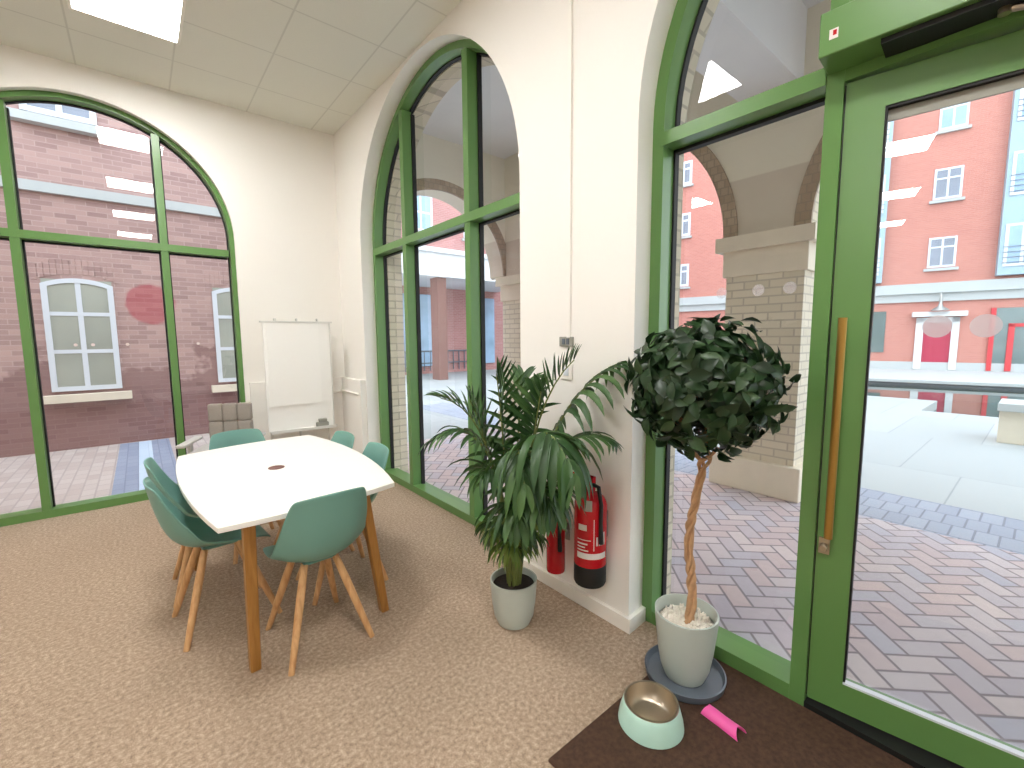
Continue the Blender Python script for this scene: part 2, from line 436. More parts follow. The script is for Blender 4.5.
# low boxing round the far corner
bm = B()
box(bm, .835, XW, YW - .055, YW - .001, 0, 1.045); box(bm, XW - .055, XW - .001, 4.575, YW - .055, 0, 1.045)
S(obj('trim_1', bm, M['paint']), 'low cream pipe boxing round the corner behind the flip chart', 'trim')
bm = B(); tube(bm, [(1.64, YW - .062, .885), (1.744 - .02, YW - .062, .885)], .012, 8); tube(bm, [(XW - .066, 5.15, .90), (XW - .066, 4.62, .90)], .011, 8)
S(obj('trim_2', bm, M['white_trim']), 'thin pale pipe along the corner boxing', 'trim')
bm = B(); box(bm, XW - .014, XW, 1.660, 1.682, 1.478, ZC)
S(obj('trim_3', bm, M['paint']), 'thin vertical cable trunking down to the grey switch', 'trim')

# ================================================================== ARCHED WINDOWS
def arch_window(name, axis, front, W, label, mullions, tr, spans, glass_poly=None, depth=.095, fw=.065, extra=None):
    """green arched frame; (u, d, z): u along the wall, d into the wall"""
    mp = (lambda u, d, z: (front + d, u, z)) if axis == 'y' else (lambda u, d, z: (u, front + d, z))
    root = struct(name, label, 'window')
    c, s, ro = W['c'], W['s'], W['rb'] - .004
    ri = ro - fw
    def ring(bm, r0, r1, d0, d1, z0=0.0):
        po, pi_ = arch_pts(c, r0, s, z0=z0), arch_pts(c, r1, s, z0=z0)
        g = [[bm.verts.new(mp(u, d, z)) for u, z in p] for p, d in ((po, d0), (pi_, d0), (pi_, d1), (po, d1))]
        n = len(po)
        for a in range(4):
            b = (a + 1) % 4
            for i in range(n - 1): bm.faces.new((g[a][i], g[a][i + 1], g[b][i + 1], g[b][i]))
        for i in (0, n - 1): bm.faces.new([g[a][i] for a in range(4)])
    def bx(bm, u0, u1, d0, d1, z0, z1):
        if axis == 'y': box(bm, front + d0, front + d1, u0, u1, z0, z1)
        else: box(bm, u0, u1, front + d0, front + d1, z0, z1)
    top = lambda u, r: s + math.sqrt(max(0, r * r - (u - c) ** 2))
    bm = B(); ring(bm, ro, ri, 0, depth); obj('frame', bm, M['green'], root, True)
    bm = B(); ring(bm, ri + .004, ri - .010, depth - .006, depth + .026)
    for u0, u1 in mullions:
        t_ = min(top(u0, ri), top(u1, ri))
        bx(bm, u0 - .012, u1 + .012, depth - .006, depth + .03, .06, t_ - .01)
    for a, b in spans: bx(bm, a, b, depth - .006, depth + .03, tr[0] - .014, tr[1] + .010)
    obj('gasket', bm, M['black'], root)
    for u0, u1 in mullions:
        t_ = min(top(u0, ri), top(u1, ri)) + .012
        bm = B(); bx(bm, u0, u1, 0.002, depth, 0, t_); obj('mullion', bm, M['green'], root)
    bm = B()
    for a, b in spans: bx(bm, a, b, -.004, depth - .002, tr[0], tr[1])
    obj('transom', bm, M['green'], root)
    bm = B()
    for a, b in (extra['sills'] if extra else [(c - ri, c + ri)]):
        bx(bm, a, b, .001, depth, 0, .066)
        bx(bm, a, b, depth - .001, depth + .06, .0, .062)
    obj('sill', bm, M['green'], root)
    gp = glass_poly or arch_pts(c, ri + .002, s, z0=.06)
    bm = B(); vs = [bm.verts.new(mp(u, depth + .012, z)) for u, z in gp]
    for t in tessellate_polygon([[Vector((u, z, 0)) for u, z in gp]]): bm.faces.new([vs[i] for i in t])
    obj('glass', bm, M['glass'], root)
    return root, bx, mp
w1, bx1, mp1 = arch_window('window_1', 'x', YG, W1, 'wide arched green window in the far wall, looking onto a brick building', [(-.722, -.666), (.216, .272)], (2.297, 2.361), [(W1['c'] - .975, W1['c'] + .975)], fw=.05)
w2, bx2, mp2 = arch_window('window_2', 'y', XG, W2, 'tall arched green window between the corner and the palm', [(3.835, 3.90), (2.808, 2.874)], (2.335, 2.40), [(W2['c'] - 1.21, W2['c'] + 1.21)])
ri = DR['rb'] - .004 - .065
gp = [(DR['c'] + ri, .06)] + arch_pts(DR['c'], ri, DR['s'])[1:-1] + [(DR['c'] - ri, .06), (-.48, .06), (-.48, 2.60), (.53, 2.60), (.53, .06)]
w3, bx3, mp3 = arch_window('window_3', 'y', XG, DR, 'arched green entrance surround with sidelight and fanlight round the glass door', [(.522, .577), (-.497, -.442)], (2.36, 2.42), [(.577, DR['c'] + ri + .01), (DR['c'] - ri - .01, -.497)],
                           glass_poly=gp, extra=dict(sills=[(.577, DR['c'] + ri), (DR['c'] - ri, -.497)]))
bm = B(); bx3(bm, -.442, .522, .004, .09, 2.352, 2.62); obj('head_panel', bm, M['green'], w3)
def disc(name, parent, ctr, nrm, r, mat):
    bm = B(); nrm = Vector(nrm).normalized(); q = nrm.to_track_quat('Z', 'Y').to_matrix().to_4x4()
    lathe(bm, [(r, -.0006), (r, .0006)], n=28, M=Matrix.Translation(ctr) @ q)
    return obj(name, bm, mat, parent)
for u in (-.42, -.31, -.08, .45): disc('glass_dot', w1, (u, YG + .101, 1.446), (0, 1, 0), .013, M['manifest'])
for u in (.965, .81, .69): disc('glass_dot', w3, (XG + .101, u, 1.672), (1, 0, 0), .024, M['faint_frost'])

# ---- door leaf, set slightly open about its left post
DOOR = struct('door_1', 'green glazed entrance door with long bronze pull handle', 'door', (XG + .012, .520, 0), R(8.0))
def dl(x0, x1, s0, s1, z0, z1, bm):  # s runs from the left stile to the right
    box(bm, x0, x1, -s1, -s0, z0, z1)
bm = B()
DW = .955
for s0, s1, z0, z1 in ((.003, .112, .045, 2.345), (DW - .11, DW, .045, 2.345), (.112, DW - .11, .045, .158), (.112, DW - .11, 2.237, 2.345)):
    dl(0, .05, s0, s1, z0, z1, bm)
obj('leaf_frame', bm, M['green'], DOOR, local=True)
bm = B()
dl(.004, .046, .112, .119, .158, 2.237, bm); dl(.004, .046, DW - .119, DW - .11, .158, 2.237, bm); dl(.004, .024, .112, DW - .11, 2.228, 2.237, bm)
dl(.004, .05, -.004, .003, .05, 2.34, bm)
obj('gasket', bm, M['black'], DOOR, local=True)
bm = B(); dl(.0235, .030, .112, DW - .11, 2.192, 2.2285, bm); obj('spacer_bar', bm, M['switch_grey'], DOOR, local=True)
bm = B(); dl(.001, .024, .112, DW - .11, .158, .166, bm); obj('rail_highlight', bm, M['upvc'], DOOR, local=True)  # white strip stands in for the highlight along the bottom rail
bm = B(); dl(.024, .028, .114, DW - .112, .158, 2.237, bm); obj('glass', bm, M['glass'], DOOR, local=True)
for s in (.285, .395):
    bm = B(); lathe(bm, [(.036, -.0006), (.036, .0006)], n=28, M=Matrix.Translation((.02, -s, 1.505)) @ Matrix.Rotation(PI / 2, 4, 'Y'))
    obj('glass_dot', bm, M['frost'], DOOR, local=True)
bm = B(); tube(bm, [(-.055, -.042, .735), (-.055, -.042, 1.54)], .0135, 14)
for z in (.80, 1.44): tube(bm, [(-.055, -.042, z), (.004, -.042, z)], .009, 10)
o = obj('pull_handle', bm, M['bronze'], DOOR, True, local=True); o['label'] = 'long bronze tubular pull handle'
bm = B(); box(bm, -.012, 0, -.044, -.010, .655, .715); lathe(bm, [(.014, 0), (.014, .03), (.010, .034)], n=16, M=Matrix.Translation((-.008, -.027, .685)) @ Matrix.Rotation(-PI / 2, 4, 'Y'))
o = obj('lock', bm, M['steel'], DOOR, local=True); o['label'] = 'steel lock below the handle'
# black sill strip and threshold under the door
bm = B(); box(bm, XG - .01, XG + .26, -.44, .52, 0, .034)
S(obj('trim_4', bm, M['black']), 'black threshold strip under the entrance door', 'trim')
# ---- door closer box above the door
cb = thing('door_closer', 'long green box above the entrance door with a small sticker', 'door closer', (XG - .002, .572, 2.39), R(4.0))
bm = B(); box(bm, -.137, 0.0, -1.06, 0, 0, .137); bevel(bm, .003, 1); obj('cover', bm, M['green'], cb, local=True)
bm = B(); box(bm, -.115, -.012, -1.03, -.16, -.016, .001)
obj('slot', bm, M['black'], cb, local=True)
bm = B(); box(bm, -.1385, -.1365, -.052, -.028, .045, .075); o = obj('sticker', bm, [M['sticker']], cb, local=True); o['label'] = 'small white and red sticker'
bm = B(); box(bm, -.1392, -.1384, -.048, -.038, .055, .070); obj('sticker_mark', bm, M['red'], o, local=True)
WM[o.name] = WM[cb.name]
bm = B(); tube(bm, [(-.06, -.42, -.02), (-.03, -.50, -.024), (.0, -.66, -.024)], .010, 8); lathe(bm, [(.014, 0), (.014, .02)], c=(-.06, -.42, -.032), n=14)
o = obj('closer_arm', bm, M['steel'], cb, local=True); o['label'] = 'metal arm of the closer'

# ================================================================== CEILING LIGHTS
def mk_light():
    t = thing('ceiling_light', 'lit square ceiling panel nearest the far wall', 'ceiling light', (.10, 4.05, ZC), 0, 'square ceiling light panels')
    bm = B()
    for x0, x1, y0, y1 in ((-.3, .3, -.3, -.28), (-.3, .3, .28, .3), (-.3, -.28, -.28, .28), (.28, .3, -.28, .28)): box(bm, x0, x1, y0, y1, -.012, 0)
    obj('frame', bm, M['white_trim'], t, local=True)
    bm = B(); box(bm, -.28, .28, -.28, .28, -.008, -.002); obj('diffuser', bm, M['lamp'], t, local=True)
    return t
l0 = mk_light()
rows = ['second from the far wall', 'third from the far wall, above the photographer', 'fourth from the far wall, behind the photographer']
for i, y in enumerate((2.19, .19, -1.74)): dup(l0, (.10, y, ZC), 0, 'lit square ceiling panel, %s' % rows[i])
for cx, y, lb in ((-3.2, 4.05, 'lit square ceiling panel left of the frame, near the far wall'), (-3.2, -.13, 'lit square ceiling panel mirrored highest in the door glass'),
                  (-5.5, -.33, 'lit square ceiling panel mirrored second highest in the door glass'), (-7.9, -.45, 'lit square ceiling panel mirrored lowest in the door glass')):
    dup(l0, (cx, y, ZC), 0, lb)

# ================================================================== TABLE
TB = thing('meeting_table', 'white bow sided meeting table with oak legs and six chairs round it', 'table', (.565, 2.84, 0), R(3.6))
def bow(n=12):
    Mi = WM[TB.name].inverted(); p = []
    cs = [Mi @ Vector(q) for q in ((.186, 2.05, 0), (.965, 2.117, 0), (.966, 3.64, 0), (.140, 3.525, 0))]
    for i, amp in enumerate((.034, .095, .05, .055)):
        a, b = cs[i].xy, cs[(i + 1) % 4].xy; nrm = Vector(((b - a).y, -(b - a).x)).normalized()
        for k in range(n):
            t = k / n; p.append(a.lerp(b, t) + nrm * amp * (1 - (2 * t - 1) ** 2))
    return p
bm = B(); pts = bow()
va = [bm.verts.new((p.x, p.y, .716)) for p in pts]; vb = [bm.verts.new((p.x, p.y, .74)) for p in pts]
bm.faces.new(va); bm.faces.new(vb)
for i in range(len(pts)): bm.faces.new((va[i], va[(i + 1) % len(pts)], vb[(i + 1) % len(pts)], vb[i]))
bevel(bm, .003, 2); obj('tabletop', bm, M['table_white'], TB, local=True)
Minv = WM[TB.name].inverted()
for a, b in (((.306, 2.150, .716), (.298, 2.185, 0)), ((.815, 2.165, .716), (.928, 2.225, 0)), ((.215, 3.46, .716), (.19, 3.43, 0)), ((.80, 3.50, .716), (.915, 3.47, 0))):
    bm = B(); bar(bm, Minv @ Vector(a), Minv @ Vector(b), .048, .042); bevel(bm, .004, 1); obj('leg', bm, M['oak'], TB, local=True)
bm = B()
for x0, x1, y0, y1 in ((-.26, .24, -.645, -.615), (-.26, .24, .615, .645), (-.28, -.25, -.62, .62), (.23, .26, -.62, .62)): box(bm, x0, x1, y0, y1, .675, .717)
obj('underframe', bm, M['white_trim'], TB, local=True)
bm = B(); lathe(bm, [(.043, .739), (.043, .7425), (.036, .744), (.034, .7425)], c=(-.005, -.02, 0), n=32); o = obj('cable_grommet', bm, M['brown'], TB, True, local=True); o['label'] = 'round brown cable cap'

# ================================================================== CHAIRS
def shell_bm():
    prof = [(.215, .425, .160, .0, 0), (.200, .440, .182, .006, 0), (.15, .447, .196, .015, 0), (.08, .445, .208, .030, 0), (.0, .440, .216, .048, 0), (-.07, .440, .219, .065, .01),
            (-.125, .451, .219, .075, .03), (-.165, .474, .217, .075, .055), (-.195, .508, .214, .06, .075), (-.216, .552, .210, .04, .08), (-.233, .605, .204, .02, .072), (-.246, .66, .196, .01, .06),
            (-.257, .715, .186, .0, .046), (-.266, .765, .174, -.004, .035), (-.272, .795, .163, -.008, .028), (-.274, .806, .150, -.010, .024)]
    bm = B(); n = 16; rows = []
    for y, z, hw, lift, fwd in prof:
        row = []
        for k in range(n + 1):
            u = -1 + 2 * k / n; q = abs(u) ** 2.3
            row.append(bm.verts.new((u * hw, y + fwd * q, z + lift * q)))
        rows.append(row)
    ring_faces(bm, rows, close=False, cap=False)
    bmesh.ops.recalc_face_normals(bm, faces=bm.faces)
    bmesh.ops.solidify(bm, geom=bm.faces[:], thickness=.009)
    return bm
def mk_chair():
    t = thing('dining_chair', 'x', 'chair', (0, 0, 0), 0, 'teal shell chairs round the white table')
    o = obj('seat_shell', shell_bm(), M['teal'], t, 'all', local=True)
    m = o.modifiers.new('s', 'SUBSURF'); m.levels = 1; m.render_levels = 1
    bm = B(); box(bm, -.075, .075, -.075, .09, .418, .436); bevel(bm, .006, 1); lathe(bm, [(.04, .405), (.05, .419)], n=16)
    obj('seat_mount', bm, M['teal'], t, local=True)
    for sx in (-1, 1):
        for sy in (-1, 1):
            bm = B()
            a = Vector((sx * .072, .01 + sy * .075, .425)); b = Vector((sx * (.182 - .007 * sy), .025 + sy * .210, 0.0))
            pts = [a.lerp(b, q) for q in (0, .3, .6, .9, 1.0)]
            tube(bm, pts, [.016, .0195, .0175, .0145, .0135], 12)
            for v in bm.verts: v.co.z = max(0.0, v.co.z)
            obj('leg', bm, M['beech'], t, True, local=True)
    return t
ch = mk_chair()
ch.location = (.592, 2.235, 0); ch.rotation_euler = (0, 0, R(3)); ch['label'] = 'teal shell chair at the near end of the table, its back to the viewer'
for loc, rz, lb in (((.240, 2.735, 0), R(-86), 'teal shell chair on the left long side, nearer to the viewer'),
                    ((.245, 3.19, 0), R(-92), 'teal shell chair on the left long side, farther one, mostly hidden'),
                    ((.535, 3.60, 0), R(186), 'teal shell chair at the far end of the table, before the grey chair'),
                    ((.855, 3.20, 0), R(94), 'teal shell chair on the right long side, farther one, only its back top showing'),
                    ((.885, 2.70, 0), R(90), 'teal shell chair on the right long side, nearer to the arched window')):
    dup(ch, loc, rz, lb)

# ================================================================== GREY CHAIR, FLIP CHART
g = thing('office_chair', 'grey quilted swivel armchair behind the far end of the table', 'chair', (.52, 4.66, 0), R(156))
def soft(x0, x1, y0, y1, z0, z1, r, cuts=()):
    bm = B(); box(bm, x0, x1, y0, y1, z0, z1); bevel(bm, r, 4); return bm
bm = soft(-.24, .24, -.22, .24, .44, .525, .03); obj('seat', bm, M['light_grey'], g, True, local=True)
bm = B()
for i in range(3):
    for j in range(2):
        b2 = soft(-.18 + i * .12, -.18 + (i + 1) * .12, -.265, -.20, .56 + j * .165, .56 + (j + 1) * .165, .018)
        me = bpy.data.meshes.new('t'); b2.to_mesh(me); b2.free(); bm.from_mesh(me); bpy.data.meshes.remove(me)
obj('backrest', bm, M['grey_fabric'], g, True, local=True)
for s in (-1, 1):
    bm = soft(s * .262 - .035, s * .262 + .035, -.20, .20, .575, .605, .012); box(bm, s * .262 - .012, s * .262 + .012, -.03, .03, .47, .58); box(bm, min(s * .20, s * .27), max(s * .20, s * .27), -.03, .03, .46, .475)
    obj('armrest', bm, M['light_grey'], g, True, local=True)
bm = B(); tube(bm, [(0, 0, .44), (0, 0, .10)], .025, 14)
for k in range(5):
    a = 2 * PI * k / 5 + .3; tube(bm, [(0, 0, .11), (.27 * math.cos(a), .27 * math.sin(a), .065)], [.022, .014], 10)
obj('pedestal', bm, M['grey_metal'], g, True, local=True)
for k in range(5):
    a = 2 * PI * k / 5 + .3
    bm = B(); lathe(bm, [(.012, -.014), (.028, -.012), (.028, .012), (.012, .014)], n=16, M=Matrix.Translation((.27 * math.cos(a), .27 * math.sin(a), .028)) @ Matrix.Rotation(a, 4, 'Z') @ Matrix.Rotation(PI / 2, 4, 'X'))
    obj('caster', bm, M['black'], g, local=True)

fc = thing('flip_chart_easel', 'white flip chart board on an easel in the room corner', 'flip chart', (1.26, 4.98, 0), R(-3))
bm = bbox(-.312, .325, -.012, .012, .545, 1.655, .004); obj('board', bm, M['board_white'], fc, local=True)
bm = B(); box(bm, -.335, .345, -.03, .014, 1.648, 1.664)
for x in (-.2, .0, .2): lathe(bm, [(.012, 0), (.014, .02), (.008, .028)], c=(x, -.012, 1.666), n=12)
o = obj('clamp_bar', bm, M['light_metal'], fc, local=True); o['label'] = 'pale metal clamp bar'
bm = B(); box(bm, .312, .327, -.016, -.011, .55, 1.65); obj('edge_strip', bm, M['light_metal'], fc, local=True)
bm = B(); box(bm, -.30, .33, -.10, .0, .535, .547); box(bm, -.30, .33, -.104, -.098, .535, .565); obj('tray', bm, M['light_metal'], fc, local=True)
for x0, x1, y in ((-.30, -.30, .05), (.30, .30, .05), (0, 0, .11)):
    bm = B(); tube(bm, [(x0 * .8, .03, 1.50), (x1, y, 0.012)], .013, 10); obj('leg', bm, M['light_metal'], fc, True, local=True)
Mf = WM[fc.name]
def fcw(o): o.location = Mf @ Vector(o.location); o.rotation_euler = (0, 0, R(-3))
bm = B(); box(bm, -.29, .205, -.0255, -.0125, .80, 1.646)
for k in range(5): box(bm, -.29, .205, -.0262, -.0256, .803 + k * .004, .8045 + k * .004)
o = tag(obj('paper_pad', bm, M['paper']), 'large white paper pad clipped on the flip chart', 'paper pad'); fcw(o)
bm = B(); box(bm, .13, .25, -.085, -.03, .547, .60); box(bm, .155, .235, -.080, -.035, .60, .638); bevel(bm, .006, 2); o = tag(obj('board_eraser', bm, M['switch_grey']), 'grey board wiper on the flip chart tray', 'eraser'); fcw(o)
bm = bbox(-.05, .10, -.09, -.05, .547, .562, .004); o = tag(obj('marker_box', bm, M['paper']), 'flat white pen box on the flip chart tray', 'box'); fcw(o)

# ================================================================== WALL PLATES, EXTINGUISHERS
sw = thing('wall_switch', 'grey switch plate at the foot of the thin wall trunking', 'switch', (XW, 1.69, 1.455))
bm = bbox(XW - .012, XW, 1.64, 1.74, 1.43, 1.482, .003); obj('plate', bm, M['switch_grey'], sw)
bm = bbox(XW - .017, XW - .011, 1.665, 1.685, 1.44, 1.472, .002); obj('rocker', bm, M['saucer'], sw); bm = bbox(XW - .017, XW - .011, 1.695, 1.715, 1.44, 1.472, .002); obj('rocker', bm, M['saucer'], sw)
sw = thing('wall_switch', 'white switch plate just below the grey one, behind palm tips', 'switch', (XW, 1.69, 1.29))
bm = bbox(XW - .010, XW, 1.645, 1.73, 1.25, 1.335, .003); obj('plate', bm, M['white_trim'], sw)
bm = bbox(XW - .015, XW - .009, 1.67, 1.705, 1.27, 1.315, .002); obj('rocker', bm, M['upvc'], sw)

def extinguisher(label, x, y, z0, r, h, big):
    t = thing('fire_extinguisher', label, 'fire extinguisher', (x, y, z0))
    if big:
        bm = B(); lathe(bm, [(r * .93, 0), (r, .012), (r, .105), (r * .99, .107)], n=40); o = obj('base_ring', bm, M['black'], t, True, local=True); o['label'] = 'black plastic foot'
        zb = .100
    else: zb = 0
    prof = [(r * .96, zb), (r, zb + .012), (r, h * .70)]
    for k in range(1, 9):
        a = k / 8 * PI / 2; prof.append((r * (.28 + .72 * math.cos(a)), h * .70 + r * .85 * math.sin(a)))
    prof.append((r * .28, h * .70 + r * .85 + .02))
    bm = B(); lathe(bm, prof, n=40); obj('cylinder_body', bm, M['red'], t, True, local=True)
    zt = h * .70 + r * .85 + .015
    bm = B(); lathe(bm, [(r * .3, zt), (r * .3, zt + .03), (r * .18, zt + .045)], n=20)
    box(bm, -.014, .014, -.02, .10, zt + .030, zt + .042); box(bm, -.013, .013, -.02, .11, zt + .058, zt + .066); box(bm, -.012, .012, -.022, .0, zt + .03, zt + .066)
    obj('valve', bm, M['red'] if big else M['black'], t, local=True)
    bm = B(); tube(bm, [(-.01, -.02, zt + .03), (-.02, -r * .8, zt + .03), (-.03, -r * 1.12, zt - .05), (-.03, -r * 1.10, zb + .24), (-.025, -r * 1.10, zb + .14)], [.010, .010, .010, .010, .013], 10); o = obj('hose', bm, M['black'], t, True, local=True)
    # label wrapped on the side that faces the room
    def wrap(bm, a0, a1, z0_, z1_, rr, n=10, mi=0):
        vs = [[bm.verts.new((rr * math.cos(a0 + (a1 - a0) * i / n), rr * math.sin(a0 + (a1 - a0) * i / n), z)) for i in range(n + 1)] for z in (z0_, z1_)]
        for i in range(n): bm.faces.new((vs[0][i], vs[0][i + 1], vs[1][i + 1], vs[1][i])).material_index = mi
    if big:
        bm = B(); A = R(228)
        wrap(bm, A - 1.0, A + .95, .155, .185, r + .0012); wrap(bm, A - .98, A - .25, .195, .202, r + .0012); wrap(bm, A - .98, A - .45, .212, .218, r + .0012)
        wrap(bm, A - .98, A - .3, .228, .236, r + .0012); wrap(bm, A + .06, A + .10, .20, .36, r + .0012)
        for k in range(4): wrap(bm, A + .22 + k * .17, A + .33 + k * .17, .225, .27 + .02 * (k % 2), r + .0012)
        wrap(bm, A - .98, A - .1, .25, .254, r + .0012); wrap(bm, A - .9, A - .35, .30, .33, r + .0012); wrap(bm, A - .5, A - .05, .40, .455, r + .0012, mi=1)
        o = obj('instruction_label', bm, [M['label_white'], M['switch_grey']], t, local=True); o['label'] = 'pale printed instruction label'
    bm = B(); box(bm, .6 * r, XW - x - .001, -.02, .02, h * .45, h * .52); box(bm, XW - x - .008, XW - x - .001, -.03, .03, h * .38, h * .62); obj('wall_bracket', bm, M['grey_metal'], t, local=True)
    return t
extinguisher('large red fire extinguisher with a black foot, nearer to the door', 1.695, 1.425, .232, .082, .575, True)
extinguisher('small red fire extinguisher half hidden behind palm leaves', 1.715, 1.690, .175, .052, .42, False)

# ================================================================== PALM
PC = Vector((1.410, 1.695, 0))
palm = thing('potted_palm', 'leafy green palm in a pale pot before the cream wall', 'plant', PC)
prof = [(.066, 0), (.084, .004), (.102, .045), (.113, .12), (.120, .215), (.121, .238), (.114, .238), (.110, .215), (.107, .205)]
bm = B(); lathe(bm, prof, n=44, cap=False); bm.faces.new([v for v in bm.verts[:44]]); obj('pot', bm, M['pot'], palm, True, local=True)
bm = B(); lathe(bm, [(.001, .209), (.06, .212), (.1085, .206), (.1085, .195)], n=32, cap=False); obj('soil', bm, M['soil'], palm, True, local=True)
ar, br = Vector((.765, -.644, 0)), Vector((.644, .765, 0))
def L(a, b, z): return ar * a + br * b + Vector((0, 0, z))
def clampx(p):  # keep foliage off the wall
    w = p + PC
    if w.y < 1.20: p.y = 1.20 - PC.y
    if w.y < 2.07 and w.x > 1.785: p.x = 1.785 - PC.x
    elif w.x > 1.93: p.x = 1.93 - PC.x
    return p
def leaflet(bm, p, d, nrm, ln, w, droop, seg=6, fold=.25):
    d = d.normalized(); side = d.cross(nrm).normalized(); nn = side.cross(d).normalized()
    prev = None; pos = p.copy(); dd = d.copy()
    for i in range(seg + 1):
        t = i / seg
        ww = w * (math.sin(PI * min(1, t * .85 + .15)) ** .7 if t < 1 else 0) * (1 if t > .0 else .5)
        ww = max(ww, .0008)
        s = dd.cross(nn).normalized()
        row = [bm.verts.new(clampx(pos - s * ww / 2 + nn * ww * fold)), bm.verts.new(clampx(pos.copy())), bm.verts.new(clampx(pos + s * ww / 2 + nn * ww * fold))]
        if prev:
            bm.faces.new((prev[0], prev[1], row[1], row[0])); bm.faces.new((prev[1], prev[2], row[2], row[1]))
        prev = row
        dd = (dd + Vector((0, 0, -droop)) / seg * (1 + t)).normalized()
        nn = dd.cross(s).normalized() * -1
        if nn.dot(nrm) < 0: nn = -nn
        pos = pos + dd * ln / seg
def frond(p0, p1, p2, n=13, ln=.26, w=.026, droop=.7, t0=.42, up=.15, mat='palm_leaf', stemr=.006, spread=.85):
    path = bez(p0, p1, p2, 40)
    bm = B()
    for i in range(n):
        t = t0 + (1 - t0) * i / (n - 1)
        x = t * 40; k = min(39, int(x)); p = path[k].lerp(path[k + 1], x - k); tan = (path[k + 1] - path[k]).normalized()
        sd = tan.cross(Vector((0, 0, 1)))
        if sd.length < .05: sd = ar.copy()
        sd.normalize(); upv = sd.cross(tan).normalized()
        env = (.55 + .45 * math.sin(PI * (i / (n - 1)) ** .8)) * (1 - .25 * i / (n - 1))
        for s in (-1, 1):
            q = i / (n - 1)
            d = tan * (.45 + .65 * q) + sd * s * spread * (1.05 - .55 * q) + upv * up
            d += Vector([random.uniform(-.09, .09) for _ in range(3)])
            leaflet(bm, p.copy(), d, upv, ln * env * random.uniform(.85, 1.12), w * random.uniform(.8, 1.15), droop * random.uniform(.75, 1.25))
    f = obj('frond', bm, M[mat], palm, 'all', local=True)
    bm = B(); tube(bm, [clampx(q.copy()) for q in path[::4]], [stemr * (1.3 - .85 * k / 10) for k in range(11)], 6)
    o = obj('stalk', bm, M['stem'], f, True, local=True)
    return f
z0 = .205
random.seed(11)
frond(L(.02, 0, z0), L(.05, .02, 1.14), L(.30, -.05, 1.37), 16, .22, .022, .12, .46, .55)
frond(L(.03, -.01, z0), L(.11, -.03, 1.16), L(.50, -.07, 1.345), 12, .32, .034, 1.35, .42, .1, spread=1.0)
frond(L(0, -.03, z0), L(.06, -.08, 1.40), L(.25, -.42, .92), 9, .40, .046, 1.7, .50, .1, spread=1.0)
frond(L(-.02, 0, z0), L(-.06, .0, 1.14), L(-.36, .02, 1.18), 13, .22, .022, .35, .48, .35)
frond(L(-.02, -.02, z0), L(-.04, -.05, 1.22), L(-.39, -.10, .99), 13, .22, .024, 1.0, .46, .2)
frond(L(-.01, .02, z0), L(-.04, .03, 1.00), L(-.08, .05, 1.30), 14, .26, .026, .12, .46, .5)
frond(L(-.02, -.03, z0), L(.00, -.06, 1.26), L(.05, -.36, .86), 9, .36, .036, 1.7, .48, .1, spread=1.0)
frond(L(.02, -.02, z0), L(.08, -.06, 1.10), L(.42, -.22, 1.02), 11, .27, .026, .9, .5, .15)
frond(L(0, .03, z0), L(.02, .06, 1.08), L(.06, .22, 1.26), 12, .26, .024, .4, .45, .3)
frond(L(.01, .01, z0), L(.10, .00, .98), L(.14, -.06, 1.22), 12, .26, .028, .3, .45, .45)
frond(L(-.02, .01, z0), L(-.10, .06, .95), L(-.22, .08, 1.16), 12, .24, .024, .3, .45, .4)
frond(L(.0, -.02, z0), L(-.05, -.04, .96), L(-.14, -.18, .84), 9, .27, .024, 1.2, .42, .2)
frond(L(.02, -.02, z0), L(.06, -.06, .96), L(.17, -.30, .74), 11, .32, .040, 1.5, .42, .2)
frond(L(.01, -.02, z0), L(.0, -.08, .86), L(.03, -.28, .66), 10, .28, .036, 1.5, .42, .2)
frond(L(-.01, .02, z0), L(-.04, .06, .92), L(-.05, .20, .90), 11, .26, .030, 1.0, .42, .3)
frond(L(.02, .02, z0), L(.10, .03, .86), L(.22, .02, .92), 10, .24, .026, .9, .45, .3)
for k in range(9):
    a = R(150 + 38 * k); rr = .05
    c_, s_ = math.cos(a), math.sin(a)
    frond(L(.03 * c_, .03 * s_, z0), L(.05 * c_, .05 * s_ - .01, .54), L(.10 * c_, .10 * s_ - .03, .47 + .05 * (k % 3)), 8, .22, .019, 1.9, .40, .2, 'palm_young' if k % 2 else 'palm_leaf', .004)

# ================================================================== FICUS
FC = Vector((1.716, .910, .003))
sau = tag(obj('plant_saucer', (lambda b: (lathe(b, [(.138, .010), (.152, .010), (.160, .016), (.166, .046), (.160, .048), (.151, .024), (.12, .020)], c=FC, n=48), b)[1])(B()), M['saucer'], None, True), 'dark grey round saucer under the topiary pot', 'saucer')
tree = thing('potted_topiary', 'ball shaped topiary tree with twisted trunk in a pale pot', 'plant', FC + Vector((0, 0, .0205)))
prof = [(.070, 0), (.082, .003), (.100, .05), (.112, .12), (.121, .20), (.127, .262), (.129, .290), (.122, .291), (.117, .262), (.114, .245)]
bm = B(); lathe(bm, prof, n=48, cap=False); bm.faces.new([v for v in bm.verts[:48]]); obj('pot', bm, M['pot'], tree, True, local=True)
bm = B(); random.seed(3)
lathe(bm, [(.001, .243), (.08, .241), (.1145, .236), (.1145, .225)], n=36, cap=False)
for k in range(260):
    r_ = .106 * math.sqrt(random.random()); a = random.random() * 2 * PI
    m = Matrix.Translation((r_ * math.cos(a), r_ * math.sin(a), .243 + random.random() * .010)) @ Euler((random.random() * 3, random.random() * 3, 0)).to_matrix().to_4x4() @ Matrix.Diagonal((1.2, .9, .7, 1))
    bmesh.ops.create_icosphere(bm, subdivisions=1, radius=random.uniform(.006, .011), matrix=m)
